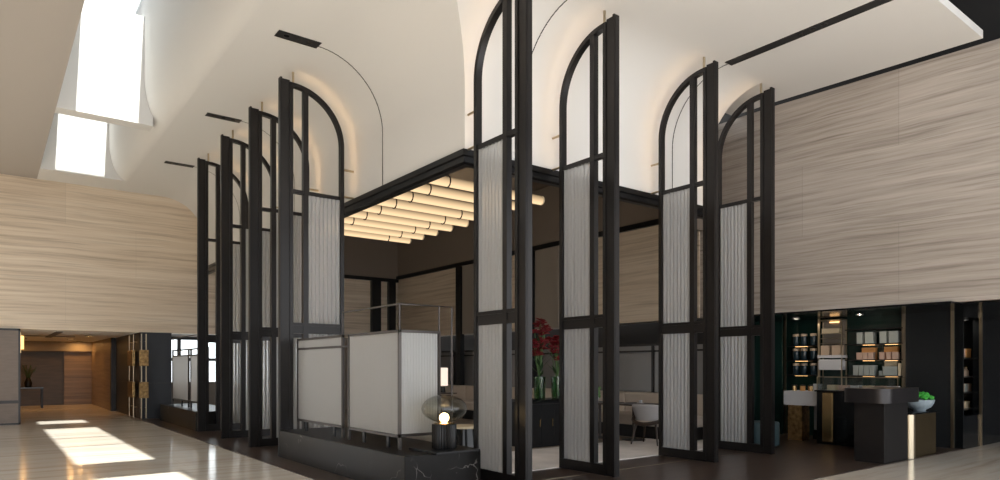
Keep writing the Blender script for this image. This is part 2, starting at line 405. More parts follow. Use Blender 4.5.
post(5,11.82,11.87,16.5,17.35,2.53,4.66,'plaster','taupe plaster strip on the lounge wall'); post(6,11.82,11.87,12.9,13.85,2.53,4.66,'plaster','taupe plaster strip on the lounge wall')
struct(MB().box(12.6,12.8,7.9,24,0,2.6).build('wall_right_recess','paint_black'), 'dark recess under the stone wall')
struct(MB().box(12.0,12.6,7.9,24,0,2.02).build('wall_right_low','panel'), 'low grey panelled wall behind the banquette')
m = MB()
for y in (8.2,9.9,11.1,12.9,14.6,16.3,18,19.7): m.box(11.97,12.0,y,y+.06,.9,2.0)
m.box(11.97,12.0,7.9,21.5,1.84,1.88); m.box(11.96,12.0,7.9,21.5,1.98,2.03)
struct(m.build('trim_low_wall','bronze'), 'dark metal frames of the low wall panels')
struct(MB().box(9.0,12,21.6,21.8,0,2.5).build('wall_back_low','lacquer'))
# service bay with windows under the far wall
struct(MB().box(4.3,12,22,24.2,2.5,2.6).build('ceiling_bay','paint'))
w = struct(MB().box(4.3,9.2,24.03,24.045,.1,2.5).build('window_2','clear'), 'bright window beyond the far plinth')
m = MB()
for x in (4.32,5.05,5.75,6.6,7.5,8.4,9.15): m.box(x-.05,x+.05,23.98,24.1,.0,2.5)
for z in (.05,1.75,2.45): m.box(4.3,9.2,23.98,24.1,z-.05,z+.05)
m.build('window_frame','bronze', w)
struct(MB().box(4.33,9.2,23.9,23.97,0,1.0).build('wall_bay_low','plaster'), 'low taupe wall under the bay window')
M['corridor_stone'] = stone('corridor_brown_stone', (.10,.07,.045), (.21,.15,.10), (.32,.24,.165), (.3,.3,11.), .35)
# corridor at far left
struct(MB().box(-2,5,31.6,31.8,0,2.6).build('wall_corridor_end', principled('corridor_wood',(.06,.045,.03),.4,var=.25,vscale=2,stretch=(1,1,9))), 'dark end wall of the corridor')
struct(MB().box(2.43,3.4,31.5,31.6,0,2.2).build('wall_corridor_stone','corridor_stone'))
struct(MB().box(-2,3.4,31.3,31.6,2.12,2.5).build('trim_corridor_bulkhead','plaster'))
struct(MB().box(3.36,3.6,26.4,31.6,0,2.5).build('wall_corridor_right','corridor_stone'), 'travertine side wall of the corridor')
struct(MB().box(-2,4.3,22,31.8,2.5,2.6).build('ceiling_corridor','paint'))
struct(MB().box(-2.2,-2,22,31.8,0,2.6).build('wall_corridor_left','stone_shaded'))
m = MB(); m.box(.9,2.3,25.9,26.1,2.485,2.5); m.box(1.55,1.72,22.6,27,2.485,2.5)
struct(m.build('trim_corridor_slots','black'), 'black slots in the corridor ceiling')
for i,(x,y) in enumerate(((1.0,28.5),(2.4,28.5),(2.9,30.9),(2.6,25.0),(.6,30.8))):
    t = thing('downlight', ['round corridor downlight above the console','round corridor downlight in mid corridor','round corridor downlight at the stone end wall','round corridor downlight nearest the hall','round corridor downlight at the dark end wall'][i], 'ceiling light', (x,y,2.49), group='corridor downlights')
    MB().lathe([(0,0),(.09,0)], n=16).build('lens','downlight',t); MB().lathe([(.09,-.006),(.12,-.006),(.12,.009),(.09,.009)], n=16).build('trim_ring','black',t)
d = struct(MB().box(3.36,3.5,26.12,26.4,0,2.5).build('door_1','bronze'), 'metal door edge beside the dark clad block')
# metal clad pier at left edge
p = struct(MB().box(-2.0,.69,21.55,22.3,0,2.5).build('wall_pier','pier_metal'), 'brushed bronze clad pier at the hall edge')
m = MB(); m.box(-2.0,.70,21.54,21.551,.55,.63); m.box(.655,.70,21.535,21.552,0,2.5); m.box(-2,.70,21.535,21.55,2.45,2.5); m.box(-2,.7,21.535,21.55,0,.04); m.build('seam_band','bronze',p)
# dark clad block
b = struct(MB().box(3.5,4.32,21.52,26.1,0,2.5).build('wall_clad_block','blockclad'), 'blue black clad block at the corridor corner')
m = MB(); m.box(3.495,4.325,21.515,26.1,1.03,1.036); m.build('seam_band','steel',b)
def pull(loc, rz, lab, hw=.06):
    t = thing('door_pull', lab, 'door pull', loc, rz, 'brass door pulls on the dark block')
    for x in (-hw,hw): MB().tube((x,-.10,.0),(x,-.10,2.42),.017,n=10).build('rod','pale_brass',t,True)
    for z in (.58,1.5):
        MB().box(-hw-.06,hw+.06,-.14,-.06,z,z+.46,.012).build('plaque','old_brass',t)
    for z in (.3,2.2):
        for x in (-hw,hw): MB().tube((x,-.10,z),(x,0,z),.012,n=8).build('bracket','pale_brass',t,True)
pull((3.57,21.515,.03), 0, 'tall pair of brass rods with hammered plaques on the hall face of the dark block')
pull((3.497,22.36,.03), -PI/2, 'tall pair of brass rods with hammered plaques on the corridor face of the dark block', .36)

# ================================================================= SCREEN FINS
def flute_pane(w, h, ribs, x0, z0, t=.010, amp=.024):
    m = MB(); seg = 6; n = ribs*seg
    F=[];B=[]
    for i in range(n+1):
        x = x0+w*i/n; y = -t/2-amp*abs(math.sin(PI*i/seg))
        F.append((m.bm.verts.new((x,y,z0)), m.bm.verts.new((x,y,z0+h))))
        B.append((m.bm.verts.new((x,-y,z0)), m.bm.verts.new((x,-y,z0+h))))
    for i in range(n):
        m.bm.faces.new((F[i][0],F[i+1][0],F[i+1][1],F[i][1])); m.bm.faces.new((B[i+1][0],B[i][0],B[i][1],B[i+1][1]))
        m.bm.faces.new((F[i][1],F[i+1][1],B[i+1][1],B[i][1])); m.bm.faces.new((F[i+1][0],F[i][0],B[i][0],B[i+1][0]))
    m.bm.faces.new((F[0][0],F[0][1],B[0][1],B[0][0])); m.bm.faces.new((F[n][1],F[n][0],B[n][0],B[n][1]))
    return m
W = 1.14; ZS = 5.38; AC = .22; RO = W-AC; RI = RO-.065
def make_fin(label):
    t = thing('arched_screen', label, 'screen', group='tall arched screens around the lounge')
    m = MB()
    m.box(0,.032,-.052,.052,0,6.345); m.box(.032,.165,-.034,.034,0,6.33); m.box(.165,.222,-.05,.05,0,6.30); m.box(-.006,.0,-.03,.03,0,6.32)
    m.build('post','bronze',t)
    # inner stile running up into the quarter arch
    out = [(W,0.),(W,ZS)]+[(AC+RO*math.cos(a), ZS+RO*math.sin(a)) for a in [PI/2*i/24 for i in range(1,25)]]
    inn = [(W-.065,0.),(W-.065,ZS)]+[(AC+RI*math.cos(a), ZS+RI*math.sin(a)) for a in [PI/2*i/24 for i in range(1,25)]]
    m = MB(); T=.047
    rows = [[m.bm.verts.new((p[0],y,p[1])) for p,y in ((a,-T),(b,-T),(b,T),(a,T))] for a,b in zip(out,inn)]
    for A,B in zip(rows,rows[1:]):
        for i in range(4): m.bm.faces.new((A[i],A[(i+1)%4],B[(i+1)%4],B[i]))
    m.bm.faces.new(rows[0]); m.bm.faces.new(rows[-1][::-1])
    m.build('arch_frame','bronze',t)
    zt = ZS+math.sqrt(RI**2-(.445-AC)**2)+.01
    MB().box(.40,.49,-.042,.042,.15,zt).build('mullion','bronze',t)
    MB().box(.22,W-.06,-.036,.036,4.44,4.505).build('transom','bronze',t)
    m = MB(); m.box(.22,W-.06,-.04,.04,2.07,2.115); m.box(.22,W-.06,-.04,.04,2.205,2.25); m.box(.22,W-.06,-.03,.03,2.115,2.205)
    m.build('mid_band','bronze',t)
    MB().box(.22,W-.06,-.044,.044,0,.155).build('kick_plate','bronze',t)
    flute_pane(W-.065-.49, 4.44-2.25, 8, .49, 2.25).build('fluted_pane','fluted',t)
    flute_pane(W-.065-.49, 2.07-.155, 8, .49, .155).build('fluted_pane','fluted',t)
    # warm LED strip on the outer rim facing the cove
    pts = [(W,4.62),(W,ZS)]+[(AC+RO*math.cos(a), ZS+RO*math.sin(a)) for a in [PI/2*i/16 for i in range(1,16)]]
    m = MB(); prev=None
    for i,(x,z) in enumerate(pts):
        nx,nz = (1,0) if i<2 else ((x-AC)/RO,(z-ZS)/RO)
        cur = [m.bm.verts.new((x+nx*e,y,z+nz*e)) for e,y in ((.0,-.012),(.006,-.012),(.006,.012),(.0,.012))]
        if prev:
            for k in range(4): m.bm.faces.new((prev[k],prev[(k+1)%4],cur[(k+1)%4],cur[k]))
        prev = cur
    m.build('light_strip','ledglow',t)
    m = MB(); m.tube((.235,0,6.28),(.235,0,6.49),.02,n=10); m.build('ceiling_pin','pale_brass',t)
    for z in (5.0,4.52):
        MB().tube((W,0,z),(W+.20,0,z),.018,n=10).build('wall_pin','pale_brass',t)
    return t
fin = make_fin('tall arched dark metal screen at the end of the near marble plinth')
fin.location = (3.88,11.12,0)
for y,l in ((12.73,'tall arched dark metal screen second from the near plinth in the receding row'),
            (14.62,'tall arched dark metal screen third from the near plinth in the receding row'),
            (16.57,'tall arched dark metal screen touching the far marble plinth, farthest of its row')):
    dup(fin,(3.88,y,0),l)
for x,l in ((5.235,'tall arched dark metal screen beside the globe lamp, its arch leaving the picture'),
            (6.79,'tall arched dark metal screen just right of the red flowers'),
            (9.06,'tall arched dark metal screen just right of the grey armchair'),
            (10.69,'tall arched dark metal screen nearest the shop counter')):
    dup(fin,(x,6.245,0),l,PI/2).scale = (.965,1,.991)
# metal inlay strips in the floor between the right-hand fins
for i,(a,b) in enumerate(((5.3,6.7),(6.9,8.9),(9.1,10.55))):
    struct(MB().box(a,b,6.66,6.675,0,.009).build('trim_floor_%d'%(i+1),'pale_brass'), 'thin metal inlay in the wood floor')

# ================================================================= PLINTHS & PARTITIONS
def plinth(y0,y1,lab):
    o = MB().box(3.86,4.95,y0,y1,0.0,.455,.012).build('plinth','marble'); tag(o,lab,'plinth','black marble plinths'); return o
plinth(6.85,11.04,'long black marble plinth carrying the globe lamp')
plinth(16.65,20.7,'black marble plinth at the far end by the brass door pulls')
def bar(m,p,q,r):  # square bar
    x0,x1=sorted((p[0],q[0]));y0,y1=sorted((p[1],q[1]));z0,z1=sorted((p[2],q[2]))
    m.box(x0-r,x1+r,y0-r,y1+r,z0-r if z0!=z1 else z0-r,z1+r)
def pane_y(x,y0,y1,z0,z1,t,ribs):
    m = flute_pane(y1-y0,z1-z0,ribs,0,0,.010,.004); 
    bmesh.ops.transform(m.bm,matrix=Matrix.Translation((x,y0,z0))@Matrix.Rotation(PI/2,4,'Z'),verts=m.bm.verts[:]); return m.build('fluted_pane','fluted',t)
ZB=.455
t = thing('partition','bronze framed fluted glass partition wrapping the near plinth corner','partition',(0,0,0))
x=4.15
m=MB()
for y in (10.98,9.2,8.98,7.50): bar(m,(x,y,ZB+.02),(x,y,1.955),.018)
m.build('upright','steel',t)
m=MB(); bar(m,(x,9.2,1.955),(x,10.98,1.955),.018); bar(m,(x,9.2,1.80),(x,10.98,1.80),.016); bar(m,(x,9.2,.62),(x,10.98,.62),.018)
bar(m,(x,7.5,1.955),(x,8.98,1.955),.018); bar(m,(x,7.5,.62),(x,8.98,.62),.018); bar(m,(x,8.98,1.80),(x,9.2,1.80),.014)
bar(m,(x,7.5,1.955),(4.74,7.5,1.955),.018); bar(m,(x,7.5,.63),(4.74,7.5,.63),.018); bar(m,(4.74,7.5,ZB+.02),(4.74,7.5,1.955),.016)
m.build('rail','steel',t)
pane_y(x,9.22,10.96,.64,1.78,t,40); pane_y(x,9.22,10.96,1.815,1.94,t,40); pane_y(x,7.52,8.96,.64,1.94,t,34)
m = flute_pane(.54,1.29,13,0,0,.010,.005); bmesh.ops.transform(m.bm,matrix=Matrix.Translation((4.17,7.5,.648)),verts=m.bm.verts[:]); m.build('fluted_pane','fluted',t)
m=MB(); m.path([(x,9.2,1.95),(x,9.2,2.30),(x,7.5,2.30),(4.94,7.5,2.30),(4.94,7.5,ZB+.005)],.014,8); m.tube((x,7.5,1.95),(x,7.5,2.30),.014,n=8); m.tube((4.74,7.5,1.95),(4.74,7.5,2.30),.012,n=8)
m.build('handrail','steel',t)
for y in (10.6,9.5,8.5,7.8): MB().box(x-.012,x+.012,y-.03,y+.03,ZB+.001,.605).build('foot','black',t)
t = thing('partition','bronze framed fluted glass partition on the far plinth','partition',(0,0,0))
m=MB()
for y in (16.75,18.4,18.65,20.5): bar(m,(x,y,ZB+.02),(x,y,1.955),.02)
m.build('upright','steel',t)
m=MB()
for z in (1.955,1.80,.62): bar(m,(x,16.75,z),(x,20.5,z),.018)
m.build('rail','steel',t)
pane_y(x,16.78,18.38,.64,1.78,t,34); pane_y(x,18.67,20.48,.64,1.78,t,38)
m=MB(); m.path([(x,16.75,1.95),(x,16.75,2.30),(x,20.5,2.30),(x,20.5,1.95)],.014,8); m.build('handrail','steel',t)
for y in (17.2,19.4): MB().box(x-.012,x+.012,y-.03,y+.03,ZB+.001,.605).build('foot','black',t)

# globe lamp
t = thing('globe_lamp','smoked glass globe lamp with ribbed black base on the marble plinth','lamp',(4.55,7.08,.455))
MB().box(-.32,.32,-.33,.33,0,.028,.004).build('base_plate','black',t)
MB().lathe([(0,.028),(.145,.028),(.15,.04),(.15,.325),(.14,.335),(0,.335)],n=180,flute=30,famp=.035).build('ribbed_base','black',t,True)
col_ = MB().lathe([(.135,.335),(.12,.345),(.07,.345),(.05,.35),(0,.35)],n=32).build('collar','brass',t,True)
MB().blob((0,0,.41),.062,3).build('bulb','bulb',col_,True)
g=[]
for i in range(21):
    a=-PI/2+PI*i/20; r=.285*math.cos(a); z=.525+.175*math.sin(a)
    g.append((max(r,.085) if i<3 else r, z))
MB().lathe(g[2:],n=48).build('glass_globe','smoke',t,True)
# ================================================================= TUBE LIGHTS
words=['nearest','second','third','fourth','fifth','sixth','seventh','eighth','ninth']
def make_tube(lab):
    t = thing('tube_light',lab,'pendant light',group='glowing tube pendants under the canopy')
    gt = MB().tube((5.36,0,0),(7.72,0,0),.078,n=20).build('glowing_tube','tubeglow',t,True)
    for xx in (5.36,7.72):
        MB().tube((xx-.012,0,0),(xx+.012,0,0),.080,n=20).build('end_cap','cream_card',gt,True)
    for xx in (5.76,7.16):
        m=MB(); m.path([(xx,.092*math.cos(a),.092*math.sin(a)) for a in [2*PI*i/20 for i in range(20)]],.012,6,True)
        m.tube((xx,0,.09),(xx,0,.40),.006,n=6); m.build('hanger_ring','black',t,True)
    return t
tb = make_tube('nearest glowing tube pendant under the canopy corner'); tb.location=(0,8.87,4.42)
for k in range(1,9): dup(tb,(0,8.87+.578*k,4.42),'%s glowing tube pendant counted from the near canopy corner'%words[k])
raft = MB().box(5.32,7.8,8.5,14.0,4.82,4.86).build('ceiling_raft','lacquer'); struct(raft,'brown ceiling raft over the tube pendants')

# ================================================================= CEILING SLOTS
def slot(x0,x1,y0,y1,lab,along):
    cx,cy=(x0+x1)/2,(y0+y1)/2
    t = thing('ceiling_slot',lab,'ceiling slot light',(cx,cy,CEIL),group='black linear slots in the white ceiling')
    a,b=(x1-x0)/2,(y1-y0)/2
    MB().box(-a+.012,a-.012,-b+.012,b-.012,-.004,.001).build('inset','paint_black',t)
    m=MB(); m.box(-a,a,-b,-b+.012,-.008,.001); m.box(-a,a,b-.012,b,-.008,.001); m.box(-a,-a+.012,-b,b,-.008,.001); m.box(a-.012,a,-b,b,-.008,.001); m.build('rim','black',t)
    n=3
    for i in range(n):
        f=(i-(n-1)/2)*.18
        p=(f,0) if along=='x' else (0,f)
        MB().lathe([(0,-.006),(.04,-.006),(.045,-.003)],c=(p[0],p[1],0),n=14).build('spot_lens','gloss_black',t)
slot(3.44,4.10,9.86,10.08,'black slot in the white ceiling nearest the camera, above the left screens','x')
slot(3.44,4.10,13.92,14.12,'middle black slot in the white ceiling over the left screens','x')
slot(3.44,4.10,17.80,18.0,'farthest black slot in the white ceiling over the left screens','x')
slot(9.6,9.79,3.62,6.46,'long black slot in the ceiling near the stone wall','y')
slot(6.15,6.34,3.62,6.46,'long black slot in the ceiling above the globe lamp screens','y')

# ================================================================= LOUNGE FURNITURE
t = thing('banquette','long cream upholstered banquette along the lounge wall','sofa',(11.4,0,0))
MB().box(-.50,.45,8.3,21.2,.0,.27).build('base','black',t)
m=MB()
for k in range(6): m.box(-.55,.25,8.3+2.15*k+.01,8.3+2.15*(k+1)-.01,.27,.50,.05,3)
m.build('seat','fabric',t,True)
m=MB()
for k in range(6): m.box(.22,.53,8.3+2.15*k+.005,8.3+2.15*(k+1)-.005,.45,.93,.05,3)
m.build('backrest','fabric',t,True)
# armchair
t = thing('armchair','grey curved-back armchair with dark wood legs at the rug edge','chair',(10.14,8.46,.018),math.radians(-75))
# faces +y locally; backrest at -y
def shell(u,v):
    a = math.radians(-200+220*u) ; h=.44+.345*v*(1-.30*abs(2*u-1)**3); r=.235+.095*v
    return (r*1.02*math.cos(a), r*math.sin(a), h)
m=MB(); m.grid(shell,24,6); o=m.build('backrest','grey_fabric',t,True); md=o.modifiers.new('t','SOLIDIFY'); md.thickness=.05; md.offset=0; md=o.modifiers.new('s','SUBSURF'); md.levels=1; md.render_levels=1
MB().lathe([(0,.40),(.25,.40),(.275,.42),(.275,.455),(.25,.48),(0,.485)],n=28).build('seat','fabric',t,True)
def rim(u):
    a = math.radians(-205+230*u); return (.325*math.cos(a), .315*math.sin(a), .40+.16*abs(2*u-1)**1.5)
m=MB(); m.path([rim(i/24) for i in range(25)],.038,8); m.build('arm_rail','walnut',t,True)
for sx,sy in ((-1,-1),(1,-1),(-1,1),(1,1)):
    MB().tube((sx*.20,sy*.19,.42),(sx*.27,sy*.27,.0),.027,.014,n=10).build('leg','walnut',t,True)
# dining tables
def dtable(loc,lab):
    t = thing('cafe_table',lab,'table',loc,0,'small lounge tables')
    MB().box(-.36,.36,-.36,.36,.715,.745,.008).build('tabletop','walnut',t)
    MB().tube((0,0,.03),(0,0,.715),.03,n=14).build('pedestal','steel',t,True)
    MB().lathe([(0,0),(.24,0),(.24,.012),(.05,.03),(0,.03)],n=28).build('foot','black',t,True)
    return t
t1=dtable((10.30,9.95,.014),'small pedestal table with a potted plant behind the flowers')
dup(t1,(10.45,9.15,.014),'small pedestal table between the grey armchair and banquette')
dup(t1,(10.42,16.45,.014),'small pedestal table carrying the lit table lamp far inside')
pot=thing('potted_plant','small green plant in a white pot on a lounge table','plant',(10.25,10.02,.759))
MB().lathe([(0,0),(.05,0),(.07,.10),(.06,.10),(.05,.02),(0,.02)],n=18).build('pot','white',pot,True)
m=MB()
for i in range(26):
    a=random.uniform(0,2*PI); r=random.uniform(.03,.13); z=random.uniform(.12,.30)
    m.blob((r*math.cos(a),r*math.sin(a),z),.035,1,(1,.5,1.2))
m.build('foliage','stem',pot,True)
cup=thing('teacup','white teacup and saucer on the table before the armchair','cup',(10.6,9.1,.759))
MB().lathe([(0,0),(.07,0),(.08,.012),(0,.008)],n=20).build('saucer','white',cup,True); MB().lathe([(0,.012),(.025,.012),(.042,.065),(.037,.065),(.02,.02),(0,.02)],n=20).build('bowl','white',cup,True)
lampb=thing('table_lamp','small table lamp with lit cream cylinder shade inside the lounge','lamp',(10.50,16.42,.759))
MB().lathe([(0,0),(.09,0),(.09,.02),(.07,.18),(0,.18)],n=20).build('base','black',lampb,True)
MB().tube((0,0,.18),(0,0,.24),.015,n=8).build('stem','brass',lampb,True)
MB().tube((0,0,.20),(0,0,.72),.15,n=28).build('lamp_shade','shade',lampb,True)
# drum side table behind globe lamp
t=thing('drum_table','dark tapered drum side table behind the globe lamp','side table',(5.50,8.05,.018))
MB().lathe([(0,0),(.30,0),(.22,.60),(0,.60)],n=36).build('drum','gloss_black',t,True)
MB().lathe([(0,.60),(.24,.60),(.24,.63),(0,.63)],n=36).build('top','cream_card',t,True)
# bench inside, behind the partition
t=thing('bench','low cream upholstered bench behind the near partition','bench',(5.75,9.6,.018))
MB().box(-.35,.35,-1.0,1.2,.0,.2).build('base','black',t); MB().box(-.38,.38,-1.03,1.23,.2,.45,.05,3).build('seat','fabric',t,True)
# flower console
t=thing('console','black console cabinet carrying the red flowers','console',(8.45,9.62,.014))
MB().box(-.62,.62,-.26,.26,.0,.83).build('carcass','black',t); MB().box(-.66,.66,-.3,.3,.83,.88,.006).build('top','gloss_black',t)
for xx in (-.465,-.155,.155,.465):
    dr = MB().box(xx-.150,xx+.150,-.278,-.26,.04,.80,.003).build('door','black',t)
    MB().box(xx+.10,xx+.115,-.292,-.278,.38,.52).build('handle','brass',dr)
def bouquet(loc,h,nh,lab,vlab):
    v=thing('vase',vlab,'vase',loc); 
    MB().lathe([(0,.0),(.10,0),(.105,.02),(.115,.42),(.108,.42),(.098,.025),(0,.025)],n=28).build('body','vaseglass',v,True)
    f=thing('bouquet',lab,'flowers',(loc[0],loc[1],loc[2]+.03))
    tips=[]
    for i in range(nh):
        a=2*PI*i/nh*2.4+random.uniform(-.3,.3); r=random.uniform(.03,.19); z=h*random.uniform(.55,1.)
        if i==0: r,z=.03,h
        tips.append((r*math.cos(a),r*math.sin(a),z))
    m=MB()
    for (px,py,pz) in tips: m.path([(-px*.25,-py*.25,0),(px*.1,py*.1,.4),(px,py,pz)],.007,6)
    m.build('stems','stem',f,True)
    for (px,py,pz) in tips:
        m=MB()
        for k in range(4):
            c=Vector((px+random.uniform(-.05,.05),py+random.uniform(-.05,.05),pz+random.uniform(-.05,.04)))
            for j in range(6):
                a=2*PI*j/6+random.random(); d=Vector((math.cos(a),math.sin(a),random.uniform(-.1,.5))); s=d.cross(Vector((0,0,1))).normalized()
                L=.105; w=.04
                pts=[c,c+d*L*.55+s*w+Vector((0,0,.015)),c+d*L,c+d*L*.55-s*w+Vector((0,0,.015))]
                vs=[m.bm.verts.new(p) for p in pts]; m.bm.faces.new((vs[0],vs[1],vs[2])); m.bm.faces.new((vs[0],vs[2],vs[3]))
        o=m.build('flower_head','red',f); md=o.modifiers.new('t','SOLIDIFY'); md.thickness=.006
    m=MB()
    for i in range(16):
        a=random.uniform(0,2*PI); d=Vector((math.cos(a),math.sin(a),.9)); b=Vector((0,0,random.uniform(.38,h*.7))); s=d.cross(Vector((0,0,1))).normalized(); L=random.uniform(.14,.26)
        vs=[m.bm.verts.new(p) for p in (b,b+d*L*.5+s*.03,b+d*L,b+d*L*.5-s*.03)]; m.bm.faces.new(vs)
    o=m.build('leaves','leaf',f); md=o.modifiers.new('t','SOLIDIFY'); md.thickness=.003
bouquet((8.27,9.55,.895),1.42,17,'tall bunch of red blooms in the front glass vase','green tinted glass vase of red flowers on the black console')
bouquet((8.86,9.72,.895),1.12,12,'smaller bunch of red blooms half behind the screen','second green glass vase partly behind the screen edge')
# teal stool
t=thing('stool','teal drum stool at the shop edge beside the last screen','stool',(11.56,6.98,.006))
MB().lathe([(0,0.03),(.29,.03),(.31,.05),(.31,.44),(.29,.47),(0,.475)],n=32).build('body','teal',t,True); MB().lathe([(0,0),(.27,0),(.27,.03),(0,.03)],n=32).build('foot_ring','black',t,True)
# corridor console group
t=thing('console_table','dark console table in the corridor','console',(1.15,29.8,0))
MB().box(-.3,.5,-.2,.2,.72,.76).build('top','gloss_black',t)
for xx in (-.26,.46): MB().box(xx-.03,xx+.03,-.18,.18,0,.72).build('leg','black',t)
v=thing('branch_vase','dark vase with dark branches on the corridor console','vase',(1.2,29.8,.76))
MB().lathe([(0,0),(.09,0),(.13,.15),(.06,.34),(.05,.34),(.1,.15),(0,.02)],n=20).build('body','black',v,True)
m=MB()
for i in range(12):
    a=random.uniform(0,2*PI); m.path([(0,0,.2),(.1*math.cos(a),.1*math.sin(a),.5),(.25*math.cos(a),.2*math.sin(a),random.uniform(.6,.85))],.012,5)
m.build('branches','leaf',v)
s=thing('sconce','glowing amber wall sconce on the corridor pier','wall lamp',(.70,22.15,1.98))
MB().box(0,.03,-.04,.04,-.1,.45).build('backplate','brass',s); MB().tube((.06,0,0),(.06,0,.36),.035,n=12).build('glass_shade','sconce',s,True)

# ================================================================= SHOP
struct(MB().box(12.3,18,-.4,9,2.53,2.6).build('ceiling_shop','gloss_black'), 'glossy black shop ceiling')
struct(MB().box(11.95,12.35,4.0,7.9,2.50,2.53).build('trim_shop_soffit','gloss_black'))
struct(MB().box(14.32,14.45,5.12,9,0,2.6).build('wall_shop_back','green_lacq'), 'dark green back wall of the shop')
struct(MB().box(12.3,14.4,8.6,8.7,0,2.6).build('wall_shop_left','green_lacq'))
m=MB(); m.box(14.1,14.14,4.53,4.66,0,2.53); m.box(15.0,18,4.53,4.66,0,2.53); m.box(14.14,15.0,4.53,4.66,0,.60); m.box(14.14,15.0,4.53,4.66,2.42,2.53); m.box(14.3,15.9,5.06,5.12,0,2.53); m.box(15.8,15.9,4.66,5.06,0,2.53)
struct(m.build('wall_shop_right','gloss_black'), 'glossy black side wall with a lit niche')
struct(MB().box(14.1,14.3,4.66,5.5,0,2.53).build('wall_shop_panel', principled('charcoal_panel',(.018,.020,.022),.25)), 'charcoal panel between shelves and niche')
for i,(x0,y0,w) in enumerate(((14.07,4.67,.05),(14.07,5.49,.06),(14.07,7.92,.05),(14.97,4.50,.05),(14.07,7.16,.04))):
    struct(MB().box(x0,x0+.03,y0,y0+w,0,2.53).build('trim_brass_%d'%(i+1),'pale_brass'), 'slim brass upright in the shop')
for i,(x,y,l) in enumerate(((13.55,6.1,'round added fill light over the carton shelves'),(13.55,7.4,'round added fill light over the jar shelves'),(14.85,4.75,'round added fill light in the top of the black niche'))):
    t = thing('downlight', l, 'ceiling light', (x,y,2.52 if i<2 else 2.40), group='added shop fill lights')  # glowing discs added to brighten the goods on the shelves
    MB().lathe([(0,0),(.05,0)], n=16).build('lens','shopfill',t); MB().lathe([(.05,-.006),(.07,-.006),(.07,.008),(.05,.008)], n=16).build('trim_ring','black',t)
# wall shelves
def shelf(loc,w,lab,group,leds=()):
    t=thing('wall_shelf',lab,'shelf',loc,0,group)
    MB().box(0,.26,-w/2,w/2,-.02,0).build('board','black',t)
    for (y0,y1) in leds: MB().box(.15,.17,y0,y1,-.026,-.02).build('light_strip','shelfled',t)
    return t
for z,l in ((1.97,'upper'),(1.65,'middle'),(1.33,'lower')):
    shelf((14.06,6.08,z),1.1,'%s black wall shelf of grey and blush cartons'%l,'carton shelves in the shop',((.03,.26),(-.4,-.17)))
    shelf((14.06,7.58,z-.0),.66,'%s black wall shelf of dark jars'%l,'jar shelves in the shop',((-.08,.2),))
shelf((14.06,6.08,2.27),1.1,'topmost empty wall shelf above the cartons','carton shelves in the shop')
def carton(y0,y1,z,h,mt,lab,x=14.08,d=.16):
    t=thing('carton',lab,'box',(x,(y0+y1)/2,z),group='small cartons on the shop shelves')
    MB().box(0,d,-(y1-y0)/2,(y1-y0)/2,0,h,.004).build('body',mt,t); MB().box(-.002,d+.002,-(y1-y0)/2-.002,(y1-y0)/2+.002,h*.86,h+.002,.002).build('lid',mt,t)
S='on the %s shelf of the shop'
for (a,b,n) in ((6.29,6.40,'first'),(6.08,6.24,'second'),(5.83,5.96,'third'),(5.62,5.79,'fourth')):
    carton(a,b,1.972,.23,'greybox','grey green carton, %s from the left on the upper carton shelf'%n)
for (a,b,n) in ((6.29,6.40,'first'),(6.19,6.28,'second'),(6.08,6.17,'third'),(5.87,5.96,'fourth'),(5.75,5.83,'fifth'),(5.62,5.72,'sixth')):
    carton(a,b,1.652,.14,'pinkbox','small blush carton, %s from the left on the middle carton shelf'%n,14.07,.11)
carton(6.09,6.35,1.652,.24,'amber','amber carton behind the left blush cartons',14.19,.1); carton(5.67,5.92,1.652,.25,'amber','amber carton behind the right blush cartons',14.19,.1)
for (a,b,n) in ((6.37,6.47,'first'),(6.27,6.36,'second'),(6.16,6.26,'third'),(6.06,6.15,'fourth')):
    carton(a,b,1.332,.20,'greybox','grey green carton, %s from the left on the lower carton shelf'%n)
carton(5.64,5.90,1.332,.18,'greybox','wide grey green carton on the lower carton shelf',14.07,.12); carton(5.68,5.92,1.332,.29,'cream_card','cream carton behind the wide grey carton',14.20,.1)
carton(5.57,5.62,1.332,.24,'cream_card','slim cream carton at the right end of the lower shelf'); carton(5.915,5.97,1.332,.09,'greybox','tiny grey carton beside the wide grey one')
for z,l in ((1.972,'upper'),(1.652,'middle'),(1.332,'lower')):
    for y,n in ((7.73,'leftmost'),(7.55,'middle'),(7.34,'rightmost')):
        j=thing('jar','%s dark blue jar with tan lid on the %s jar shelf'%(n,l),'jar',(14.16,y,z),group='dark lidded jars on the shop shelves')
        MB().lathe([(0,0),(.065,0),(.07,.01),(.07,.19),(.06,.2),(0,.2)],n=18).build('body','navy_jar',j,True); MB().lathe([(0,.2),(.068,.2),(.068,.25),(0,.255)],n=18).build('lid','tan',j,True)
